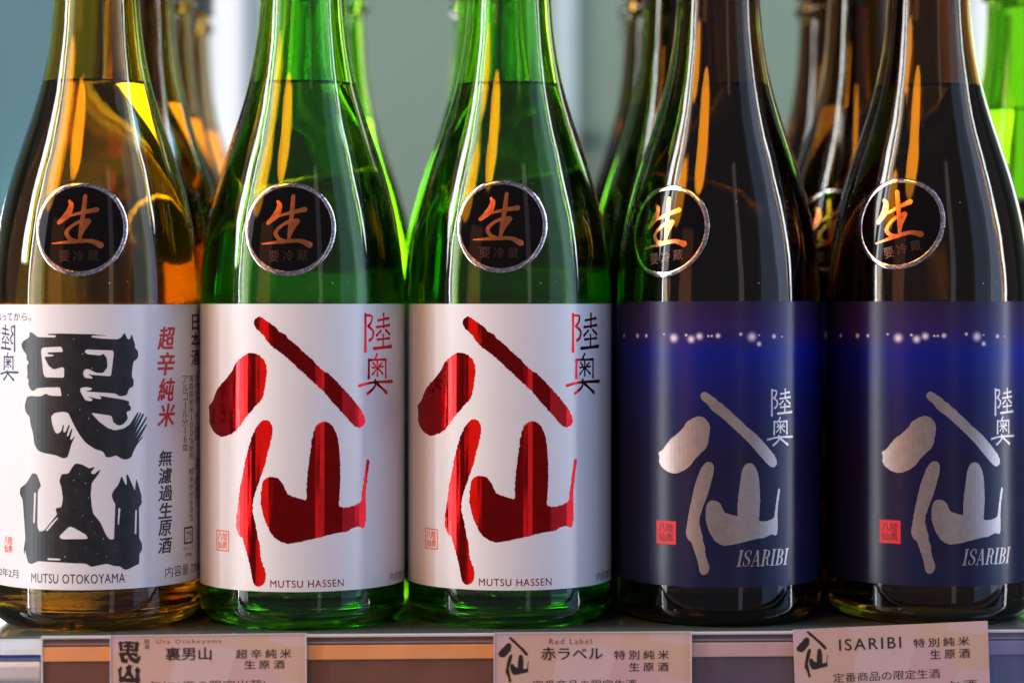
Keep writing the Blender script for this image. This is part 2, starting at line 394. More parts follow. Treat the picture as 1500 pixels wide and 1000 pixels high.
# ------------------------------------------------------------------ bottle profile
PROF = [(.112, .0365), (.1175, .0364), (.1231, .0361), (.1310, .0353), (.1396, .0340), (.1475, .0323), (.1558, .0301), (.1640, .0276),
        (.1723, .0248), (.1805, .0221), (.1888, .0197), (.1968, .0179), (.2050, .0165), (.2130, .0156), (.2215, .0150), (.2340, .0144)]


def prof_eval():
    """Monotone cubic through the measured half-widths."""
    xs = [p[0] for p in PROF]
    ys = [p[1] for p in PROF]
    n = len(xs)
    h = [xs[i + 1] - xs[i] for i in range(n - 1)]
    d = [(ys[i + 1] - ys[i]) / h[i] for i in range(n - 1)]
    t = [0.0] * n
    for i in range(1, n - 1):
        t[i] = 0 if d[i - 1] * d[i] <= 0 else 2 * d[i - 1] * d[i] / (d[i - 1] + d[i])
    t[-1] = d[-1]

    def f(z):
        if z <= xs[0]:
            return ys[0]
        if z >= xs[-1]:
            return ys[-1]
        i = max(k for k in range(n - 1) if xs[k] <= z)
        s = (z - xs[i]) / h[i]
        return ((2 * s**3 - 3 * s**2 + 1) * ys[i] + (s**3 - 2 * s**2 + s) * h[i] * t[i]
                + (-2 * s**3 + 3 * s**2) * ys[i + 1] + (s**3 - s**2) * h[i] * t[i + 1])
    return f


RAD0 = prof_eval()
_zs = [0.112 + (0.234 - 0.112) * i / 122 for i in range(123)]
_rs = [RAD0(z) for z in _zs]
for _ in range(12):                                     # relax so that reflections run without kinks
    _rs = [_rs[0]] + [0.25 * _rs[i - 1] + 0.5 * _rs[i] + 0.25 * _rs[i + 1] for i in range(1, 122)] + [_rs[-1]]


def RAD(z):
    if z <= _zs[0]:
        return R
    if z >= _zs[-1]:
        return _rs[-1]
    k = (z - 0.112) / 0.001
    i = min(121, int(k))
    return _rs[i] + (_rs[i + 1] - _rs[i]) * (k - i)


RADVALS = list(zip(_zs, _rs))
SEG = 128


def lathe(bm, prof, seg=SEG, flip=False):
    rings = []
    for r, z in prof:
        if r < 1e-7:
            rings.append([bm.verts.new((0, 0, z))])
        else:
            rings.append([bm.verts.new((r * math.sin(2 * math.pi * i / seg), -r * math.cos(2 * math.pi * i / seg), z)) for i in range(seg)])
    for a, b in zip(rings, rings[1:]):
        for i in range(seg):
            j = (i + 1) % seg
            if len(a) == 1 and len(b) == 1:
                continue
            if len(a) == 1:
                vs = [a[0], b[j], b[i]]
            elif len(b) == 1:
                vs = [a[i], a[j], b[0]]
            else:
                vs = [a[i], a[j], b[j], b[i]]
            if flip:
                vs.reverse()
            bm.faces.new(vs)
    return bm


WALL = 0.0024
FILL = 0.190


def outer_prof():
    p = [(0, 0.0035), (0.010, 0.0032), (0.020, 0.0018), (0.0265, 0.0004), (0.0292, 0.0)]
    rc = 0.0065
    for i in range(1, 11):
        a = math.pi / 2 * i / 10
        p.append((R - rc + rc * math.sin(a), rc - rc * math.cos(a)))
    for i in range(1, 12):
        p.append((R, rc + (ZT - rc) * i / 12))
    p += [(r, z) for z, r in RADVALS]
    for z, r in ((.2350, .0150), (.2358, .0163), (.2375, .0168), (.2392, .0163), (.2400, .0150), (.2430, .0142), (.2640, .0140), (.2655, .0132)):
        p.append((r, z))
    return p


def inner_r(z):
    return max(0.0105, RAD(z) - WALL) if z < .233 else 0.0105


def inner_low():
    p = [(0, 0.0105), (0.012, 0.0100), (0.022, 0.0082), (0.0265, 0.0066)]
    rc = 0.0075
    for i in range(1, 9):
        a = math.pi / 2 * i / 8
        p.append((R - WALL - rc + rc * math.sin(a) if i else 0, 0.006 + rc - rc * math.cos(a)))
    p[4:4] = []
    return p


def inner_prof():
    p = inner_low()
    for i in range(1, 11):
        p.append((R - WALL, .0135 + (ZT - .0135) * i / 11))
    p += [(inner_r(z), z) for z, r in RADVALS]
    p += [(0.0105, .245), (0.0105, .2655)]
    return p


def glass_bm():
    bm = bmesh.new()
    po = outer_prof()
    pi_ = inner_prof()
    lathe(bm, po + list(reversed(pi_)))
    bmesh.ops.recalc_face_normals(bm, faces=bm.faces)
    return bm


def liquid_bm():
    bm = bmesh.new()
    e = 0.00006
    p = [(r + (e if r > 0 else 0), z - e) for r, z in inner_low()]
    for i in range(1, 11):
        p.append((R - WALL + e, .0135 + (ZT - .0135) * i / 11))
    p += [(inner_r(z) + e, z) for z, r in RADVALS if z < FILL - .0006]
    re = inner_r(FILL) + e
    p += [(re, FILL + .0004), (re - .0008, FILL - .0004), (re - .002, FILL - .0006), (0, FILL - .0006)]
    lathe(bm, p)
    bmesh.ops.recalc_face_normals(bm, faces=bm.faces)
    return bm


def cap_bm():
    bm = bmesh.new()
    lathe(bm, [(0.0143, .2435), (0.0162, .2435), (0.0166, .2440), (0.0166, .2480), (0.0160, .2486), (0.0160, .2492), (0.0166, .2498),
               (0.0166, .2680), (0.0158, .2692), (0, .2694)], 64)
    bmesh.ops.recalc_face_normals(bm, faces=bm.faces)
    return bm


# ------------------------------------------------------------------ flat artwork -> wrapped on the bottle
def wrap_body(u, v, off):
    """u, v in mm on the label (v up from the top edge), off in mm off the glass."""
    th = u * MM / R
    r = R + off * MM
    return Vector((r * math.sin(th), -r * math.cos(th), ZT + v * MM))


def make_wrap_shoulder(th0, z0):
    zs = [z0 - 0.022 + 0.0005 * i for i in range(89)]
    s = [0.0]
    for a, b in zip(zs, zs[1:]):
        s.append(s[-1] + math.hypot(b - a, RAD(b) - RAD(a)))
    sc = s[44]

    def w(u, v, off):
        t = sc + v * MM
        i = 0
        while i < 87 and s[i + 1] < t:
            i += 1
        f = (t - s[i]) / (s[i + 1] - s[i])
        z = zs[i] + f * (zs[i + 1] - zs[i])
        r = RAD(z)
        dr = (RAD(z + .001) - RAD(z - .001)) / .002
        n = math.hypot(1, dr)
        th = th0 + u * MM / r
        rr = r + off * MM / n
        return Vector((rr * math.sin(th), -rr * math.cos(th), z - off * MM * dr / n))
    return w


def cut(bm, step_u, step_v=None):
    if not bm.verts:
        return
    us = [v.co.x for v in bm.verts]
    k = math.floor(min(us) / step_u) + 1
    while k * step_u < max(us):
        bmesh.ops.bisect_plane(bm, geom=bm.verts[:] + bm.edges[:] + bm.faces[:], plane_co=(k * step_u, 0, 0), plane_no=(1, 0, 0), dist=1e-5)
        k += 1
    if step_v:
        vs = [v.co.y for v in bm.verts]
        k = math.floor(min(vs) / step_v) + 1
        while k * step_v < max(vs):
            bmesh.ops.bisect_plane(bm, geom=bm.verts[:] + bm.edges[:] + bm.faces[:], plane_co=(0, k * step_v, 0), plane_no=(0, 1, 0), dist=1e-5)
            k += 1


def wrapped(name, bm, fn, mat, parent, step_u=1.6, step_v=None):
    """bm: flat art in mm, z = height above the label in mm."""
    cut(bm, step_u, step_v)
    for v in bm.verts:
        v.co = fn(v.co.x, v.co.y, v.co.z)
    return obj_from_bm(name, bm, mat, parent, smooth=False)


def resample(pts, step, closed=True):
    out = []
    n = len(pts)
    for i in range(n if closed else n - 1):
        a = Vector(pts[i])
        b = Vector(pts[(i + 1) % n])
        k = max(1, int((b - a).length / step))
        for j in range(k):
            out.append(a + (b - a) * (j / k))
    if not closed:
        out.append(Vector(pts[-1]))
    return out


def smooth_closed(pts, it=1):
    for _ in range(it):
        n = len(pts)
        pts = [pts[i - 1] * 0.25 + pts[i] * 0.5 + pts[(i + 1) % n] * 0.25 for i in range(n)]
    return pts


def ragged(pts, step=0.45, amp=0.10, it=3):
    p = smooth_closed(resample(pts, step), it)
    return [q + Vector((random.gauss(0, amp), random.gauss(0, amp))) for q in p]


def add_filled(bm, outlines, z):
    """Outlines (with holes) filled by a 2D curve, then added to bm."""
    cu = bpy.data.curves.new("art", 'CURVE')
    cu.dimensions = '2D'
    cu.fill_mode = 'BOTH'
    for o in outlines:
        s = cu.splines.new('POLY')
        s.points.add(len(o) - 1)
        for p, q in zip(s.points, o):
            p.co = (q[0], q[1], 0, 1)
        s.use_cyclic_u = True
    ob = bpy.data.objects.new("art", cu)
    COL.objects.link(ob)
    me = bpy.data.meshes.new_from_object(ob)
    add_mesh2d(bm, me, z)
    bpy.data.objects.remove(ob)
    bpy.data.curves.remove(cu)
    bpy.data.meshes.remove(me)


def add_mesh2d(bm, me, z, T=lambda x, y: (x, y)):
    vs = []
    for v in me.vertices:
        x, y = T(v.co.x, v.co.y)
        vs.append(bm.verts.new((x, y, z)))
    for p in me.polygons:
        try:
            bm.faces.new([vs[i] for i in p.vertices])
        except ValueError:
            pass


def catmull(pts, n=6):
    if len(pts) < 3:
        return [Vector(p) for p in resample(pts, max(0.05, (Vector(pts[0]) - Vector(pts[-1])).length / 6), False)]
    P = [Vector(p) for p in pts]
    P = [P[0] * 2 - P[1]] + P + [P[-1] * 2 - P[-2]]
    out = []
    for i in range(1, len(P) - 2):
        for k in range(n):
            t = k / n
            a, b, c, d = P[i - 1:i + 3]
            out.append(0.5 * ((2 * b) + (c - a) * t + (2 * a - 5 * b + 4 * c - d) * t**2 + (3 * b - a - 3 * c + d) * t**3))
    out.append(P[-2])
    return out


def lerp_list(ws, t):
    k = t * (len(ws) - 1)
    i = min(len(ws) - 2, int(k))
    return ws[i] + (ws[i + 1] - ws[i]) * (k - i)


def stroke_poly(pts, widths, rough=0.0, round_ends=True):
    c = catmull(pts)
    n = len(c)
    L, Rr = [], []
    for i, p in enumerate(c):
        d = (c[min(n - 1, i + 1)] - c[max(0, i - 1)])
        if d.length < 1e-9:
            d = Vector((1, 0))
        d.normalize()
        nn = Vector((-d.y, d.x))
        w = lerp_list(widths, i / (n - 1)) / 2
        w2 = w * (1 + random.uniform(-rough, rough))
        L.append(p + nn * w2)
        Rr.append(p - nn * w2)

    def capp(p, d, w):
        a0 = math.atan2(d.y, d.x)
        return [p + Vector((math.cos(a0 + t), math.sin(a0 + t))) * w for t in (math.pi / 3, 0, -math.pi / 3)]
    out = list(L)
    if round_ends:
        d = (c[-1] - c[-2]).normalized()
        out += capp(c[-1], d, widths[-1] / 2)
    out += list(reversed(Rr))
    if round_ends:
        d = (c[0] - c[1]).normalized()
        out += capp(c[0], d, widths[0] / 2)
    return out


_stack = [0]


def add_strokes(bm, strokes, z, T=lambda x, y: (x, y), rough=0.06):
    for k, (pts, ws) in enumerate(strokes):
        poly = stroke_poly(pts, ws, rough)
        vs = [bm.verts.new((*T(p.x, p.y), z + 0.006 * (k % 7))) for p in poly]
        try:
            f = bm.faces.new(vs)
            bmesh.ops.triangulate(bm, faces=[f])
        except ValueError:
            pass


# ------------------------------------------------------------------ lettering from the built-in font
_glyph = {}


def glyph_mesh(body, bold=0.0, shear=0.0, space=1.0):
    key = (body, bold, shear, space)
    if key not in _glyph:
        cu = bpy.data.curves.new("txt", 'FONT')
        cu.body = body
        cu.size = 1.0
        cu.offset = bold
        cu.shear = shear
        cu.space_character = space
        cu.resolution_u = 4
        ob = bpy.data.objects.new("txt", cu)
        COL.objects.link(ob)
        bpy.context.view_layer.update()
        dg = bpy.context.evaluated_depsgraph_get()
        me = bpy.data.meshes.new_from_object(ob.evaluated_get(dg))
        bpy.data.objects.remove(ob)
        bpy.data.curves.remove(cu)
        xs = [v.co.x for v in me.vertices] or [0, 1]
        ys = [v.co.y for v in me.vertices] or [0, 1]
        _glyph[key] = (me, min(xs), max(xs), min(ys), max(ys))
    return _glyph[key]


def text_fit(bm, body, x0, y0, x1, y1, z=0.0, bold=0.0, shear=0.0, space=1.0, rot=False):
    """Text stretched into the box x0..x1, y1..y0 (y0 above)."""
    if bold:     # heavier weight: the same glyphs printed again a hair's breadth to each side
        e = bold * (y0 - y1) * (0.6 if rot else 1.0)
        for k, (dx, dy) in enumerate(((-1, 0), (1, 0), (0, .8), (0, -.8))):
            text_fit(bm, body, x0 + dx * e, y0 + dy * e, x1 + dx * e, y1 + dy * e, z + .004 * (k + 1), 0.0, shear, space, rot)
    me, a, b, c, d = glyph_mesh(body, 0.0, shear, space)
    if rot:      # turned a quarter clockwise (long vowel mark in vertical lines)
        def T(x, y):
            return (x0 + (y - c) / max(1e-6, d - c) * (x1 - x0), y0 - (x - a) / max(1e-6, b - a) * (y0 - y1))
    else:
        def T(x, y):
            return (x0 + (x - a) / max(1e-6, b - a) * (x1 - x0), y1 + (y - c) / max(1e-6, d - c) * (y0 - y1))
    add_mesh2d(bm, me, z, T)


def text_column(bm, chars, x0, y0, x1, y1, z=0.0, bold=0.0, shear=0.0):
    """Vertical line of writing, one character under another, filling the box."""
    n = len(chars)
    h = (y0 - y1) / n
    w = x1 - x0
    for i, ch in enumerate(chars):
        t = y0 - i * h - 0.06 * h
        bt = y0 - (i + 1) * h + 0.06 * h
        if ch == ' ':
            continue
        if ch in 'ー':
            xm = (x0 + x1) / 2
            text_fit(bm, ch, xm - .06 * w, t, xm + .06 * w, bt, z, bold, rot=True)
        else:
            me, a, b, c, d = glyph_mesh(ch, 0.0, shear)
            k = min(1.0, (b - a) / 0.80)
            kk = 1.0 if (d - c) > .5 else (d - c) / 0.75
            xm = (x0 + x1) / 2
            ym = (t + bt) / 2
            text_fit(bm, ch, xm - w * k / 2, ym + (t - bt) * kk / 2, xm + w * k / 2, ym - (t - bt) * kk / 2, z, bold, shear)


def rect2d(bm, x0, y0, x1, y1, z):
    vs = [bm.verts.new(p) for p in ((x0, y1, z), (x1, y1, z), (x1, y0, z), (x0, y0, z))]
    bm.faces.new(vs)


def frame2d(bm, x0, y0, x1, y1, t, z):
    rect2d(bm, x0, y0, x1, y0 - t, z)
    rect2d(bm, x0, y1 + t, x1, y1, z)
    rect2d(bm, x0, y0 - t, x0 + t, y1 + t, z)
    rect2d(bm, x1 - t, y0 - t, x1, y1 + t, z)


# ------------------------------------------------------------------ label sheet, seal
LZ = 0.16          # paper surface stands this far off the glass (mm)
INK = 0.20         # first ink layer


def label_sheet(u0, u1, v0, v1):
    bm = bmesh.new()
    uvl = bm.loops.layers.uv.new("UVMap")
    nu, nv = 120, 6
    outer, inner = [], []
    for j in range(nv + 1):
        v = v0 + (v1 - v0) * j / nv
        outer.append([bm.verts.new(wrap_body(u0 + (u1 - u0) * i / nu, v, LZ)) for i in range(nu + 1)])
        inner.append([bm.verts.new(wrap_body(u0 + (u1 - u0) * i / nu, v, 0.03)) for i in range(nu + 1)])

    def quad(vs, uvs):
        f = bm.faces.new(vs)
        for lp, q in zip(f.loops, uvs):
            lp[uvl].uv = q
    for j in range(nv):
        for i in range(nu):
            q = [(i / nu, j / nv), ((i + 1) / nu, j / nv), ((i + 1) / nu, (j + 1) / nv), (i / nu, (j + 1) / nv)]
            quad([outer[j][i], outer[j][i + 1], outer[j + 1][i + 1], outer[j + 1][i]], q)
            quad([inner[j + 1][i], inner[j + 1][i + 1], inner[j][i + 1], inner[j][i]], [q[3], q[2], q[1], q[0]])
    # the cut edges of the paper get their own vertices so that the face stays smooth right up to them
    outer = [[bm.verts.new(v.co) for v in row] for row in outer]
    inner = [[bm.verts.new(v.co) for v in row] for row in inner]
    for i in range(nu):
        quad([inner[0][i], inner[0][i + 1], outer[0][i + 1], outer[0][i]], [(i / nu, 0)] * 4)
        quad([outer[nv][i], outer[nv][i + 1], inner[nv][i + 1], inner[nv][i]], [(i / nu, 1)] * 4)
    outer = [[bm.verts.new(row[k].co) if k in (0, nu) else row[k] for k in range(nu + 1)] for row in outer]
    inner = [[bm.verts.new(row[k].co) if k in (0, nu) else row[k] for k in range(nu + 1)] for row in inner]
    for j in range(nv):
        quad([outer[j][0], outer[j + 1][0], inner[j + 1][0], inner[j][0]], [(0, j / nv)] * 4)
        quad([inner[j][nu], inner[j + 1][nu], outer[j + 1][nu], outer[j][nu]], [(1, j / nv)] * 4)
    bmesh.ops.delete(bm, geom=[v for v in bm.verts if not v.link_faces], context='VERTS')
    return bm


def label_obj(parent, v0, v1, mat, um=88):
    o = obj_from_bm("front_label", label_sheet(-um, um, v0, v1), mat, parent, smooth=True)
    for p in o.data.polygons:
        if abs(p.normal.z) > 0.7:
            p.use_smooth = False
    return o


def art(parent, name, bm, mat, step=1.6):
    return wrapped(name, bm, wrap_body, mat, parent, step)


def add_seal(parent, theta_deg, z0, tilt=0.0):
    fn = make_wrap_shoulder(math.radians(theta_deg), z0)
    ct, st = math.cos(math.radians(tilt)), math.sin(math.radians(tilt))

    def w(u, v, off):
        return fn(u * ct - v * st, u * st + v * ct, off)
    r1, r0 = 16.4, 14.8
    bm = bmesh.new()
    uvl = bm.loops.layers.uv.new("UVMap")
    rings = [[bm.verts.new(w(0, 0, .14))]]
    for k in range(1, 9):
        rr = r0 * k / 8
        rings.append([bm.verts.new(w(rr * math.cos(a), rr * math.sin(a), .14)) for a in (2 * math.pi * i / 72 for i in range(72))])
    rings.append([bm.verts.new(w((r1 - .2) * math.cos(a), (r1 - .2) * math.sin(a), .14)) for a in (2 * math.pi * i / 72 for i in range(72))])
    rings.append([bm.verts.new(w((r1 - .15) * math.cos(a), (r1 - .15) * math.sin(a), -.05)) for a in (2 * math.pi * i / 72 for i in range(72))])
    for a, b in zip(rings, rings[1:]):
        for i in range(72):
            j = (i + 1) % 72
            bm.faces.new([a[0], b[i], b[j]] if len(a) == 1 else [a[i], b[i], b[j], a[j]])
    seal = obj_from_bm("neck_seal", bm, M['seal_black'], parent)
    bm = bmesh.new()
    uvl = bm.loops.layers.uv.new("UVMap")
    rows = []
    for rr, off in ((r0, .16), (r0 + .15, .20), ((r0 + r1) / 2, .21), (r1 - .1, .20), (r1, .12), (r1, -.05)):
        rows.append((rr, [bm.verts.new(w(rr * math.cos(a), rr * math.sin(a), off)) for a in (2 * math.pi * i / 96 for i in range(96))]))
    for (ra, a), (rb, b) in zip(rows, rows[1:]):
        for i in range(96):
            j = (i + 1) % 96
            f = bm.faces.new([a[i], b[i], b[j], a[j]])
            for lp, (rad, k) in zip(f.loops, ((ra, i), (rb, i), (rb, j), (ra, j))):
                an = 2 * math.pi * k / 96
                lp[uvl].uv = (math.cos(an) * rad / r1 + .5, math.sin(an) * rad / r1 + .5)
    obj_from_bm("foil_ring", bm, M['hologram'], seal)
    s = 16.6 / 420.0

    def T(x, y):
        return ((x - 470) * s, (505 - y) * s)
    strokes = [([(375, 258), (392, 300), (360, 380), (285, 450)], [22, 46, 62, 34]),
               ([(380, 392), (480, 366), (612, 340)], [20, 30, 46]),
               ([(512, 215), (500, 360), (484, 480), (470, 600)], [34, 42, 36, 30]),
               ([(545, 440), (470, 445), (392, 490), (355, 540), (382, 590), (430, 612)], [44, 30, 28, 36, 34, 30]),
               ([(548, 440), (500, 520), (470, 590)], [42, 30, 22]),
               ([(228, 632), (400, 620), (560, 616), (650, 655)], [10, 34, 34, 54])]
    bm = bmesh.new()
    add_strokes(bm, [([T(*p) for p in pts], [q * s for q in ws]) for pts, ws in strokes], .17, rough=.05)
    wrapped("brush_character", bm, w, M['copper_foil'], seal, 1.2, 1.5)
    bm = bmesh.new()
    for i, ch in enumerate("要冷蔵"):
        x = (-200 + 125 * i + 20) * s
        text_fit(bm, ch, x, -190 * s, x + 92 * s, -285 * s, .17, 0.0)
    wrapped("small_lettering", bm, w, M['faint_foil'], seal, 1.2, 1.5)
    return seal


# ------------------------------------------------------------------ bottles
ROW = math.atan(0.045)
GLASS_ME = {}


def bottle(loc, yaw, mat, label, group):
    t = empty("sake_bottle", (loc[0], loc[1], 0.0), math.radians(yaw))
    tag(t, label, "bottle", group)
    for nm, fn, m in (("glass_body", glass_bm, M[mat]), ("liquid", liquid_bm, M['sake']), ("screw_cap", cap_bm, M['cap'])):
        key = (nm, mat if nm == "glass_body" else '')
        if key not in GLASS_ME:
            o = obj_from_bm(nm, fn(), m, t)
            GLASS_ME[key] = o.data
        else:
            link(bpy.data.objects.new(nm, GLASS_ME[key]), t)
    return t


def copy_tree(o, parent=None):
    c = o.copy()
    COL.objects.link(c)
    if parent is not None:
        c.parent = parent
    for ch in o.children:
        copy_tree(ch, c)
    return c


G_FRONT = "sake bottles in the front row"
G_BACK = "sake bottles standing behind the front row"


def logo_bm(sx, sy, ox, oy, z, amp=.10):
    bm = bmesh.new()
    for k, o in enumerate(LOGO_STROKES):
        pts = ragged(o, .55, amp, 2)
        add_filled(bm, [[(p.x * sx + ox, p.y * sy + oy) for p in pts]], z + .004 * k)
    return bm


def side_bm(sx, sy, ox, oy, z, mirror_first=False):
    bm = bmesh.new()
    random.seed(3)
    sts = []
    for k, (pts, w) in enumerate(SIDE_STROKES):
        w = w * (sx + sy) / 2 * 1.42
        prof = [w * 1.0, w * .8, w * .85, w * 1.15]
        q = []
        for x, y in pts:
            x -= 20.97
            y += 3.35
            if mirror_first and k < 11:
                x = 16.9 - x
            q.append((x * sx + ox, y * sy + oy))
        sts.append((q, prof))
    add_strokes(bm, sts, z)
    return bm


def stamp_lines(bm, x0, y0, x1, y1, z, frame=True, bold=0.02):
    w, h = x1 - x0, y0 - y1
    if frame:
        frame2d(bm, x0, y0, x1, y1, w * .06, z)
    for i, ch in enumerate("八仙陸奥"):
        c, r = divmod(i, 2)
        xa = x0 + w * (.12 + .40 * c)
        ya = y0 - h * (.11 + .40 * r)
        text_fit(bm, ch, xa, ya, xa + w * .36, ya - h * .37, z, bold)


def white_red(t):
    lab = label_obj(t, -98.5, 0, M['white_paper'])
    random.seed(11)
    art(lab, "brush_lettering", logo_bm(1, 1, 0, 0, INK), M['red_foil'])
    art(lab, "side_lettering", side_bm(1, 1, 20.97, -3.35, INK), M['red_foil'])
    bm = bmesh.new()
    text_fit(bm, "MUTSU HASSEN", -10.6, -94.5, 14.9, -97.0, INK, 0, space=1.12)
    art(lab, "roman_lettering", bm, M['red_foil'])
    bm = bmesh.new()
    text_fit(bm, "内容量 720ml", 36.2, -94.3, 57, -97.1, INK)
    art(lab, "small_print", bm, M['black_ink'])
    bm = bmesh.new()
    stamp_lines(bm, -34.2, -78.4, -27.3, -85.6, INK)
    art(lab, "maker_stamp", bm, M['stamp_ink'])


BODONI = {
    'I': (.42, [([(.21, 0), (.21, 1)], .17)], [((.02, 0), (.40, 0)), ((.02, 1), (.40, 1))]),
    'S': (.60, [([(.52, .80), (.42, .98), (.22, .98), (.10, .80), (.16, .62), (.42, .44), (.52, .26), (.42, .04), (.20, .02), (.07, .20)], None)], [((.53, .98), (.53, .70)), ((.06, .02), (.06, .30))]),
    'A': (.78, [([(.38, 1), (.66, 0)], .17), ([(.36, .97), (.12, 0)], .045)], [((0, 0), (.26, 0)), ((.50, 0), (.80, 0)), ((.18, .32), (.54, .32))]),
    'R': (.76, [([(.20, 0), (.20, 1)], .17), ([(.24, .98), (.46, .97), (.58, .86), (.60, .74), (.56, .60), (.44, .52), (.24, .51)], 'bowl'), ([(.40, .50), (.54, .42), (.56, .12), (.70, .02)], .12)], [((.02, 0), (.38, 0)), ((.02, 1), (.30, 1))]),
    'B': (.72, [([(.20, 0), (.20, 1)], .17), ([(.24, .98), (.44, .97), (.56, .86), (.58, .75), (.54, .62), (.42, .53), (.24, .52)], 'bowl'), ([(.24, .50), (.46, .49), (.60, .38), (.62, .26), (.58, .12), (.44, .02), (.24, .015)], 'bowl')], [((.02, 0), (.30, 0)), ((.02, 1), (.30, 1))]),
}


def bodoni(bm, word, x0, y0, x1, y1, z):
    tot = sum(BODONI[c][0] + .06 for c in word) + .25
    kx, ky = (x1 - x0) / tot, (y0 - y1)
    x = 0
    sts = []
    for c in word:
        w, thick, thin = BODONI[c]

        def T(px, py, x=x):
            return (x0 + (x + px + .25 * py) * kx, y1 + py * ky)
        for pts, wd in thick:
            if wd is None:
                ws = [.06, .05, .05, .13, .16, .17, .13, .05, .05, .06]
            elif wd == 'bowl':
                ws = [.05, .06, .14, .17, .14, .06, .05]
            else:
                ws = [wd, wd]
            sts.append(([T(*p) for p in pts], [q * kx for q in ws]))
        for a, b in thin:
            sts.append(([T(*a), T(*b)], [.05 * ky, .05 * ky]))
        x += w + .06
    for k, (pts, ws) in enumerate(sts):
        poly = stroke_poly(pts, ws, 0, False)
        vs = [bm.verts.new((p.x, p.y, z + .005 * (k % 9))) for p in poly]
        f = bm.faces.new(vs)
        bmesh.ops.triangulate(bm, faces=[f])


def navy(t):
    lab = label_obj(t, -98.0, 0.9, M['navy_paper'])
    random.seed(12)
    art(lab, "brush_lettering", logo_bm(.687, .684, 1.93, -27.4, INK, .07), M['silver_ink'])
    art(lab, "side_lettering", side_bm(.64, .70, 14.24, -29.6, INK), M['silver_ink'])
    bm = bmesh.new()
    bodoni(bm, "ISARIBI", 2.7, -85.2, 23.7, -90.6, INK)
    art(lab, "roman_lettering", bm, M['silver_ink'])
    bm = bmesh.new()
    rect2d(bm, -26.2, -75.5, -18.4, -83.6, INK)
    st = art(lab, "maker_stamp", bm, M['stamp_red'])
    bm = bmesh.new()
    stamp_lines(bm, -26.2, -75.5, -18.4, -83.6, INK + .03, False, .01)
    art(lab, "stamp_lettering", bm, M['stamp_dark'])
    # printed row of distant fishing lights
    bm = bmesh.new()
    lay = bm.verts.layers.float.new("ink")
    for k, (u, v, r) in enumerate(LIGHT_DOTS):
        r = r * 1.35
        z = INK + .006 * (k % 5)
        c = bm.verts.new((u, v, z))
        c[lay] = 1.0
        prev = None
        rows = []
        for q, val in ((.25, .92), (.5, .55), (.75, .25), (1.0, 0.0)):
            ring = []
            for i in range(20):
                a = 2 * math.pi * i / 20
                vv = bm.verts.new((u + r * q * math.cos(a), v + r * q * math.sin(a), z))
                vv[lay] = val
                ring.append(vv)
            rows.append(ring)
        for i in range(20):
            j = (i + 1) % 20
            bm.faces.new([c, rows[0][i], rows[0][j]])
            for a, b in zip(rows, rows[1:]):
                bm.faces.new([a[i], b[i], b[j], a[j]])
    for v in bm.verts:
        v.co = wrap_body(v.co.x, v.co.y, v.co.z)
    obj_from_bm("printed_light_dots", bm, M['halo_ink'], lab)


SPECKS = [(-1, -12), (2, -17), (5, -22), (-3, -31), (1, -36), (4, -39), (7, -43), (10, -41), (-2, -56), (1, -58), (3, -61), (0, -63), (4, -66), (-1, -69),
          (2, -72), (5, -74), (0, -77), (3, -83), (7, -85), (-4, -86), (10, -86), (13, -84), (1, -88), (-8, -85), (-1, -60), (6, -78), (2, -54), (9, -80)]


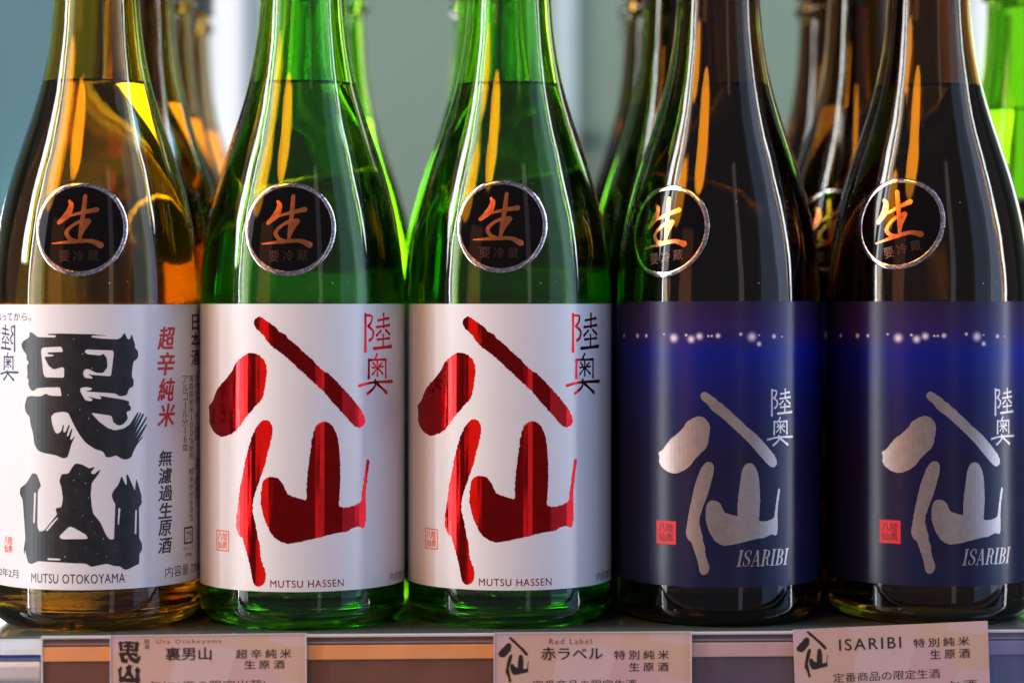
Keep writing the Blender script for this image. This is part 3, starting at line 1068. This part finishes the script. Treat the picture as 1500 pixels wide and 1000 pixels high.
def white_black(t):
    lab = label_obj(t, -97.4, -0.2, M['white_paper'])
    random.seed(5)
    bm = bmesh.new()
    outl = []
    for o in BLOCK_OUTLINES:
        outl.append(smooth_closed(resample(o, .45), 1))
    add_filled(bm, outl[:3], INK)
    add_filled(bm, outl[3:], INK)
    art(lab, "block_lettering", bm, M['black_ink'])
    bm = bmesh.new()
    for u, v in SPECKS:
        q = random.uniform(.07, .16)
        vs = [bm.verts.new((u + q * math.cos(t), v + q * math.sin(t), INK + .04)) for t in (2 * math.pi * i / 7 for i in range(7))]
        bm.faces.new(vs)
    o = art(lab, "print_specks", bm, M['white_paper'])
    o["kind"] = "stuff"
    art(lab, "side_lettering", side_bm(.62, .68, -33.5, -7.35, INK, True), M['navy_ink'])
    bm = bmesh.new()
    text_column(bm, "超辛純米", 28.6, -7.4, 36.4, -43.0, INK, .03, .18)
    art(lab, "red_lettering", bm, M['red_ink'])
    bm = bmesh.new()
    text_column(bm, "無濾過生原酒", 28.9, -50.4, 35.0, -86.6, INK, .03, .12)
    art(lab, "black_lettering", bm, M['black_ink'])
    bm = bmesh.new()
    text_column(bm, "日本酒", 46.9, -3.4, 55.6, -22.1, INK, .03)
    art(lab, "black_lettering", bm, M['black_ink'])
    bm = bmesh.new()
    text_fit(bm, "MUTSU OTOKOYAMA", -16.8, -92.0, 16.3, -95.2, INK, 0, space=1.08)
    art(lab, "roman_lettering", bm, M['black_ink'])
    bm = bmesh.new()
    text_column(bm, "アルコール分16度", 40.7, -25.0, 44.4, -51.8, INK)
    art(lab, "small_print", bm, M['black_ink'])
    bm = bmesh.new()
    text_column(bm, "青森県産米100%使用 精米歩合60%", 45.0, -25.0, 49.2, -76.6, INK)
    art(lab, "small_print", bm, M['black_ink'])
    bm = bmesh.new()
    text_column(bm, "原材料名 米(国産)・米麹(国産米)", 50.2, -25.0, 55.2, -72.0, INK)
    art(lab, "small_print", bm, M['black_ink'])
    bm = bmesh.new()
    text_fit(bm, "内容量 720ml", 31.9, -91.0, 57.0, -94.9, INK)
    art(lab, "small_print", bm, M['black_ink'])
    bm = bmesh.new()
    text_fit(bm, "2022年2月", -40.5, -91.3, -22.8, -94.2, INK)
    art(lab, "small_print", bm, M['black_ink'])
    bm = bmesh.new()
    text_fit(bm, "お酒は20歳になってから。", -58, -2.9, -16.8, -5.9, INK)
    art(lab, "small_print", bm, M['black_ink'])
    bm = bmesh.new()
    frame2d(bm, 41.8, -78.2, 48.2, -84.2, .7, INK)
    text_fit(bm, "プラ", 43.2, -79.6, 46.9, -82.8, INK, .02)
    art(lab, "recycling_mark", bm, M['black_ink'])
    bm = bmesh.new()
    text_fit(bm, "キャップ", 41.4, -84.9, 49.0, -86.6, INK)
    text_fit(bm, "(中栓)", 42.6, -87.2, 47.8, -89.0, INK)
    art(lab, "small_print", bm, M['black_ink'])
    bm = bmesh.new()
    stamp_lines(bm, -31.6, -79.4, -25.1, -86.6, INK, False, .02)
    art(lab, "maker_stamp", bm, M['stamp_ink'])


def yaw_pos(x, y):
    return (x, y)


B1 = bottle((-.1483, -.0075), 0, 'amber_glass', "amber glass sake bottle with heavy black block characters on a white label", G_FRONT)
white_black(B1)
add_seal(B1, 1.0, .1377, 1)

B2 = bottle((-.0751, -.0040), 4.5, 'green_glass', "green bottle with red brush characters, standing directly beside the amber bottle with black block characters", G_FRONT)
white_red(B2)
add_seal(B2, -2.6 - 4.5, .1378, 2)

B3 = bottle((-.0009, 0.0), 0, 'green_glass', "green bottle with red brush characters, standing directly beside a bottle with a navy label", G_FRONT)
white_red(B3)
add_seal(B3, -5.0, .1389, -1)

B4 = bottle((.0747, .0035), 0, 'brown_glass', "dark navy labelled bottle standing directly beside a green bottle with a white label", G_FRONT)
navy(B4)
add_seal(B4, -37.8, .1376, 8)

B5 = bottle((.1515, .0070), 3.1, 'brown_glass', "dark bottle with navy label and silver characters, above the tilted price card", G_FRONT)
navy(B5)
add_seal(B5, -28.7 - 3.1, .1402, 14)


def behind(src, x, y, yaw, label):
    c = copy_tree(src)
    c.location = (x, y, 0)
    c.rotation_euler = (0, 0, math.radians(yaw))
    tag(c, label, "bottle", G_BACK)
    if src is B1:                                       # the amber bottles behind are of darker glass
        for ch in c.children:
            if ch.name.startswith("glass_body"):
                ch.material_slots[0].link = 'OBJECT'
                ch.material_slots[0].material = M['dark_amber_glass']
    return c


behind(B1, -.1467, .0660, 20, "blurred amber bottle right behind the amber bottle with the black block characters")
behind(B1, -.1502, .1400, -15, "blurred amber bottle third in its file, its neck against the bright window strip")
behind(B1, -.1530, .2140, 35, "amber bottle deepest on the shelf at the left, its neck hidden by two amber ones")
behind(B2, -.0788, .0695, 20, "green bottle hidden right behind the green bottle next to the amber one")
behind(B2, -.0772, .1440, 15, "blurred green bottle third in its file, beside the pale strip of wall left of centre")
behind(B2, -.0065, .0728, 30, "green bottle hidden right behind the green bottle next to the navy labels")
behind(B2, -.0106, .1570, -10, "blurred green bottle third in its file, left edge against the wall")
behind(B4, -.0080, .2360, 25, "dark bottle at the very back, seen through the green bottle beside the navy labels")
behind(B4, .0665, .0770, 42, "blurred dark bottle close behind the dark bottle next to the white labels")
behind(B4, .0630, .1520, 40, "blurred dark bottle farther back beside the pale green part of the wall and the knob")
behind(B4, .0660, .2260, 60, "dark bottle deepest in the file behind the navy label next to the white labels")
behind(B5, .1400, .0800, -1, "blurred dark bottle whose round seal shows in the gap between the two navy labels")
behind(B5, .1384, .1570, 30, "blurred dark bottle third in the file in the gap between the two navy labels")
behind(B5, .1500, .2310, 60, "dark bottle deepest in the file behind the gap between the two navy labels")
behind(B2, .2085, .1050, -6, "bright green blurred bottle at the right edge of the shelf behind the navy labels")


# ------------------------------------------------------------------ shelf with its price rail
def box(bm, x0, x1, y0, y1, z0, z1):
    v = [bm.verts.new(p) for p in ((x0, y0, z0), (x1, y0, z0), (x1, y1, z0), (x0, y1, z0), (x0, y0, z1), (x1, y0, z1), (x1, y1, z1), (x0, y1, z1))]
    for q in ((0, 3, 2, 1), (4, 5, 6, 7), (0, 1, 5, 4), (1, 2, 6, 5), (2, 3, 7, 6), (3, 0, 4, 7)):
        bm.faces.new([v[i] for i in q])


def bar(prof, x0, x1):
    """Extrusion along x of a closed (y, z) outline."""
    bm = bmesh.new()
    a = [bm.verts.new((x0, y, z)) for y, z in prof]
    b = [bm.verts.new((x1, y, z)) for y, z in prof]
    n = len(prof)
    for i in range(n):
        j = (i + 1) % n
        bm.faces.new([a[i], a[j], b[j], b[i]])
    bm.faces.new(list(reversed(a)))
    bm.faces.new(b)
    bmesh.ops.recalc_face_normals(bm, faces=bm.faces)
    return bm


def bevel(o, w=.0006, seg=3):
    m = o.modifiers.new("bevel", 'BEVEL')
    m.width = w
    m.segments = seg
    m.limit_method = 'ANGLE'
    return o


M['shelf'] = plain("shelf", (0.085, 0.11, 0.10), 0.10, 0.0, 0.5, vary=.06, scale=30)
M['shelf_lip'] = plain("shelf_lip", (0.55, 0.62, 0.68), 0.22, 0.0, 0.5)
M['blue_line'] = plain("blue_line", (0.03, 0.05, 0.45), 0.3)
M['rail_brown_reflection'] = plain("rail_brown_reflection", (0.19, 0.088, 0.062), 0.25, 0.0, 0.5, vary=.12, scale=60)
M['rail_tan_reflection'] = plain("rail_tan_reflection", (0.88, 0.36, 0.13), 0.30, 0.0, 0.5, coat=.6, vary=.08, scale=60)
M['rail_edge'] = plain("rail_edge", (0.66, 0.62, 0.62), 0.22, 0.0, 0.5)
M['rail_gray'] = plain("rail_gray", (0.28, 0.26, 0.29), 0.22, 0.3, 0.5)

shelf = empty("display_shelf", (0, 0, 0), ROW)
tag(shelf, "pale shelf under the bottles with a price rail along its front painted with reflected colours", "shelf")
o = bevel(obj_from_bm("shelf_board", bar([(-.0440, -.0002), (-.0440, -.022), (.62, -.022), (.62, -.0002)], -1.2, 1.2), M['shelf'], shelf, False))
obj_from_bm("front_edge", bar([(-.0509, -.0003), (-.0509, -.022), (-.0441, -.022), (-.0441, -.0003)], -.1598, 1.2), M['shelf'], shelf, False)
# moulded lip along the front of the board, bare on the far left
lip = [(-.0442, -.0008), (-.0475, -.0012), (-.0500, -.0035), (-.0508, -.0052), (-.0470, -.0054), (-.0442, -.0054)]
obj_from_bm("front_lip", bar(lip, -1.2, -.1600), M['shelf_lip'], shelf, False)
bevel(obj_from_bm("blue_strip", bar([(-.0510, -.0056), (-.0510, -.0063), (-.0450, -.0063), (-.0450, -.0056)], -1.2, -.1601), M['blue_line'], shelf, False), .0001)
bevel(obj_from_bm("lower_bead", bar([(-.0515, -.0075), (-.0522, -.0090), (-.0522, -.0130), (-.0515, -.0142), (-.0450, -.0142), (-.0450, -.0075)], -1.2, -.1601), M['rail_edge'], shelf, False), .0008, 4)
obj_from_bm("lower_groove", bar([(-.0490, -.0066), (-.0490, -.0230), (-.0446, -.0230), (-.0446, -.0066)], -1.2, -.1601), M['shelf_lip'], shelf, False)

M['rail_mauve_reflection'] = plain("rail_mauve_reflection", (0.125, 0.095, 0.13), 0.25, vary=.12, scale=60)
M['rail_pink_reflection'] = plain("rail_pink_reflection", (0.60, 0.40, 0.38), 0.30, vary=.08, scale=60)
M['rail_blue_reflection'] = plain("rail_blue_reflection", (0.12, 0.17, 0.36), 0.25, vary=.12, scale=60)
M['rail_pale_blue_reflection'] = plain("rail_pale_blue_reflection", (0.22, 0.25, 0.48), 0.30, vary=.08, scale=60)
for X0, X1, ma, mb in ((-.1590, .0570, 'rail_brown_reflection', 'rail_tan_reflection'), (.0574, .1580, 'rail_mauve_reflection', 'rail_pink_reflection'), (.1584, 1.2, 'rail_blue_reflection', 'rail_pale_blue_reflection')):  # reflections of the surroundings painted in as rail colours, different for each length
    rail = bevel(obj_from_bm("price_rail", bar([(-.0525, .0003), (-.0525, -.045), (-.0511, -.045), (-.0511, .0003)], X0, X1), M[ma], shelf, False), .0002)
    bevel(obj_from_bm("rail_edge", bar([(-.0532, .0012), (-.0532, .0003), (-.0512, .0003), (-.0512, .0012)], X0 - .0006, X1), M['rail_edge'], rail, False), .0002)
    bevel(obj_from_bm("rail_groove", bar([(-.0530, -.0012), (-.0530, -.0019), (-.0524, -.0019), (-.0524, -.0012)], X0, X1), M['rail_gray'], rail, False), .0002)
    bevel(obj_from_bm("rail_reflection_band", bar([(-.0531, -.0024), (-.0531, -.0072), (-.0524, -.0072), (-.0524, -.0024)], X0, X1), M[mb], rail, False), .0002)
    if X0 < -.1:
        bevel(obj_from_bm("rail_end", bar([(-.0533, -.0003), (-.0533, -.045), (-.0510, -.045), (-.0510, -.0003)], X0 - .0006, X0), M['rail_edge'], rail, False), .0001)


# ------------------------------------------------------------------ price cards
def card_paper():
    m, nt, b = new_mat("card_paper")
    L = nt.links.new
    tc = N(nt, 'ShaderNodeTexCoord')
    no = N(nt, 'ShaderNodeTexNoise')
    no.inputs['Scale'].default_value = 40
    no.inputs['Detail'].default_value = 2
    mixv = N(nt, 'ShaderNodeMixRGB')
    mixv.inputs[0].default_value = 0.012
    vo = N(nt, 'ShaderNodeTexVoronoi')
    vo.inputs['Scale'].default_value = 62
    r = ramp(nt, [(0.0, (0.64, 0.34, 0.36)), (.25, (0.66, 0.42, 0.54)), (.45, (0.70, 0.50, 0.52)), (.6, (0.66, 0.38, 0.26)), (.75, (0.70, 0.47, 0.26)), (1.0, (0.66, 0.45, 0.60))])
    no2 = N(nt, 'ShaderNodeTexNoise')
    no2.inputs['Scale'].default_value = 28
    r2 = ramp(nt, [(.35, (0.68, 0.46, 0.50)), (.65, (0.72, 0.55, 0.48))])
    mx = N(nt, 'ShaderNodeMixRGB')
    mx.inputs[0].default_value = 0.55
    L(tc.outputs['Object'], no.inputs['Vector'])
    L(tc.outputs['Object'], no2.inputs['Vector'])
    L(tc.outputs['Object'], mixv.inputs[1])
    L(no.outputs['Color'], mixv.inputs[2])
    L(mixv.outputs['Color'], vo.inputs['Vector'])
    L(vo.outputs['Color'], r.inputs['Fac'])
    L(no2.outputs['Fac'], r2.inputs['Fac'])
    L(r2.outputs['Color'], mx.inputs[1])
    L(r.outputs['Color'], mx.inputs[2])
    L(mx.outputs['Color'], b.inputs['Base Color'])
    b.inputs['Roughness'].default_value = 0.35
    return m


M['card_paper'] = card_paper()
M['card_rim'] = plain("card_rim", (0.75, 0.70, 0.72), 0.2)
CY = -.0545


def card(x, ztop, w, rot, label):
    c, s = math.cos(ROW), math.sin(ROW)
    px, py = x * c - CY * s, x * s + CY * c
    t = empty("price_card", (px, py, ztop))
    t.rotation_euler = (math.radians(90), math.radians(-rot), ROW)
    t.rotation_mode = 'XYZ'
    t.matrix_world = Matrix.Translation((px, py, ztop)) @ Matrix.Rotation(ROW, 4, 'Z') @ Matrix.Rotation(math.radians(90), 4, 'X') @ Matrix.Rotation(math.radians(rot), 4, 'Z')
    tag(t, label, "price card", "price cards clipped along the shelf rail")
    bm = bmesh.new()
    box(bm, 0, w * MM, -.042, 0, -.0004, 0)
    obj_from_bm("card_sheet", bm, M['card_paper'], t, False)
    return t


def flat(t, name, bm, mat):
    for v in bm.verts:
        v.co = Vector((v.co.x * MM, v.co.y * MM, v.co.z * MM))
    return obj_from_bm(name, bm, mat, t, False)


def rim(t, w):
    bm = bmesh.new()
    for a in ((0, w, 0, -.25), (0, .25, -.25, -42), (w - .25, w, -.25, -42)):
        box(bm, a[0], a[1], a[3], a[2], .02, .25)
    flat(t, "clear_sleeve_edge", bm, M['card_rim'])


def logo_on_card(bm, x0, y0, x1, y1, outl):
    q = [p for o in outl for p in o]
    a, b = min(p[0] for p in q), max(p[0] for p in q)
    c, d = min(p[1] for p in q), max(p[1] for p in q)

    def T(p):
        return (x0 + (p[0] - a) / (b - a) * (x1 - x0), y1 + (p[1] - c) / (d - c) * (y0 - y1))
    return [[T(p) for p in o] for o in outl]


C1 = card(-.1366, .0016, 65.3, .3, "pink price card in a sleeve, with small heavy black block characters, below the amber bottle")
bm = bmesh.new()
o = logo_on_card(bm, 2.5, -1.8, 10.3, -16.1, BLOCK_OUTLINES)
add_filled(bm, o[:3], .05)
add_filled(bm, o[3:], .05)
flat(C1, "block_lettering", bm, M['card_ink'])
bm = bmesh.new()
text_fit(bm, "裏男山", 18.4, -4.2, 33.6, -8.5, .05, .02)
flat(C1, "name_lettering", bm, M['card_ink'])
bm = bmesh.new()
text_fit(bm, "超辛純米", 41.8, -5.1, 60.2, -8.2, .05, .012, space=1.45)
text_fit(bm, "生原酒", 44.6, -8.8, 57.9, -11.7, .05, .012, space=1.5)
flat(C1, "grade_lettering", bm, M['card_ink'])
bm = bmesh.new()
text_fit(bm, "年に1度の限定出荷!", 12.9, -15.3, 51.5, -18.5, .05)
flat(C1, "note_lettering", bm, M['card_ink'])
bm = bmesh.new()
text_fit(bm, "陸", 11.4, -1.4, 13.2, -3.0, .05)
text_fit(bm, "奥", 11.4, -3.2, 13.2, -4.7, .05)
flat(C1, "side_lettering", bm, M['card_ink'])
bm = bmesh.new()
text_fit(bm, "加熱処理をしない蔵出し", 12.9, -21, 56, -24, .05)
flat(C1, "note_lettering", bm, M['card_ink'])
bm = bmesh.new()
text_fit(bm, "Ura Otokoyama", 15.4, -1.5, 37, -3.3, .05, space=1.35)
flat(C1, "roman_lettering", bm, M['card_brown_ink'])
rim(C1, 65.3)

C2 = card(-.0086, .0017, 66.8, 0, "pink price card in a sleeve, with small brush characters, below the green bottle")
bm = bmesh.new()
for k, o in enumerate(logo_on_card(bm, 1.5, -1.4, 11.8, -16.7, LOGO_STROKES)):
    add_filled(bm, [o], .05 + .005 * k)
flat(C2, "brush_lettering", bm, M['card_ink'])
bm = bmesh.new()
text_fit(bm, "赤ラベル", 16, -5, 36.6, -9.3, .05, .02, space=1.05)
flat(C2, "name_lettering", bm, M['card_ink'])
bm = bmesh.new()
text_fit(bm, "特別純米", 40.6, -6.2, 59.1, -9.3, .05, .012, space=1.45)
text_fit(bm, "生原酒", 45.6, -10.3, 58.9, -13.3, .05, .012, space=1.5)
flat(C2, "grade_lettering", bm, M['card_ink'])
bm = bmesh.new()
text_fit(bm, "定番商品の限定生酒", 13.1, -16, 48.1, -19.1, .05)
flat(C2, "note_lettering", bm, M['card_ink'])
bm = bmesh.new()
text_fit(bm, "Red Label", 18.7, -2.1, 32.9, -4.0, .05, space=1.35)
flat(C2, "roman_lettering", bm, M['card_brown_ink'])
rim(C2, 66.8)

C3 = card(.0926, .0020, 66.5, 2.2, "tilted pink price card without a sleeve, with brush characters and roman capitals")
bm = bmesh.new()
for k, o in enumerate(logo_on_card(bm, .9, -.6, 11.5, -16.3, LOGO_STROKES)):
    add_filled(bm, [o], .05 + .005 * k)
flat(C3, "brush_lettering", bm, M['card_ink'])
bm = bmesh.new()
text_fit(bm, "ISARIBI", 15.5, -3.9, 36.6, -7.8, .05, .012, space=1.25)
flat(C3, "name_lettering", bm, M['card_ink'])
bm = bmesh.new()
text_fit(bm, "特別純米", 40.9, -4.9, 60, -7.9, .05, .012, space=1.45)
text_fit(bm, "生原酒", 46.4, -8.9, 60, -12.1, .05, .012, space=1.5)
flat(C3, "grade_lettering", bm, M['card_ink'])
bm = bmesh.new()
text_fit(bm, "定番商品の限定生酒", 13, -15.3, 49.5, -18.5, .05)
flat(C3, "note_lettering", bm, M['card_ink'])
bm = bmesh.new()
text_fit(bm, "お酒", 52, -19.6, 62, -23, .05)
flat(C3, "note_lettering", bm, M['card_ink'])

C4 = card(.1745, .0036, 66.5, 0, "sliver of a pale pink price card at the right end of the rail")

# ------------------------------------------------------------------ what stands behind
M['wall'] = plain("wall", (0.17, 0.245, 0.19), 0.5, 0.0, 0.4, vary=.12, scale=3)
bm = bmesh.new()
box(bm, -2.2, 2.2, .66, .70, -.6, 1.6)
w = obj_from_bm("back_wall", bm, M['wall'], None, False)
tag(w, kind='structure')


def emit(name, color, s):
    m, nt, b = new_mat(name)
    b.inputs['Base Color'].default_value = (.05, .05, .05, 1)
    b.inputs['Emission Color'].default_value = (*color, 1)
    b.inputs['Emission Strength'].default_value = s
    return m


M['lit_strip'] = emit("lit_strip", (0.93, 0.97, 1.0), 0.85)


def window(x, hw, label):
    win = empty("window_strip", (x, .64, .0))
    tag(win, label, "window")
    bm = bmesh.new()
    box(bm, -hw, hw, 0, .012, -.05, .9)
    obj_from_bm("lit_pane", bm, M['lit_strip'], win, False)
    bm = bmesh.new()
    box(bm, -hw - .005, -hw - .0005, -.004, .018, -.05, .9)
    box(bm, hw + .0005, hw + .005, -.004, .018, -.05, .9)
    obj_from_bm("window_frame", bm, M['shelf_lip'], win, False)


M['teal_stand_in'] = plain("teal_stand_in", (0.055, 0.17, 0.205), 0.45, vary=.08, scale=4)
M['pale_wall_tone'] = plain("pale_wall_tone", (0.42, 0.52, 0.54), 0.45, vary=.06, scale=4)
bm = bmesh.new()
box(bm, -.90, -.215, .648, .659, -.6, 1.6)
tag(bevel(obj_from_bm("stand_in_panel", bm, M['teal_stand_in'], None, False), .002), "dark teal panel standing in for a glass door behind the amber bottles at the left edge", "panel")  # added panel standing in for the dark bluish tone of a glass door
bm = bmesh.new()
box(bm, -.172, -.143, .646, .659, -.6, 1.6)
tag(bevel(obj_from_bm("wall_tone_strip", bm, M['pale_wall_tone'], None, False), .002), "pale blue strip of painted window glow on the right of the narrow bright window strip", "strip")  # added strip that paints the window's glow on the wall beside it
bm = bmesh.new()
box(bm, .026, .042, .650, .659, -.6, 1.6)
tag(bevel(obj_from_bm("wall_tone_strip", bm, M['pale_wall_tone'], None, False), .002), "strip for a pale patch of the wall just left of the dark knob, behind the green bottle", "strip")  # added strip, a guess at a pale patch of the wall
window(-.186, .0085, "narrow bright window strip in the wall behind the amber bottles")
window(.330, .030, "wider bright window strip in the wall behind the bright green bottle at the right edge")
M['knob'] = plain("knob", (0.03, 0.04, 0.03), 0.4)
bm = bmesh.new()
bmesh.ops.create_uvsphere(bm, u_segments=20, v_segments=12, radius=.006, matrix=Matrix.Translation((.0505, .652, .221)))
obj_from_bm("knob", bm, M['knob'], w)
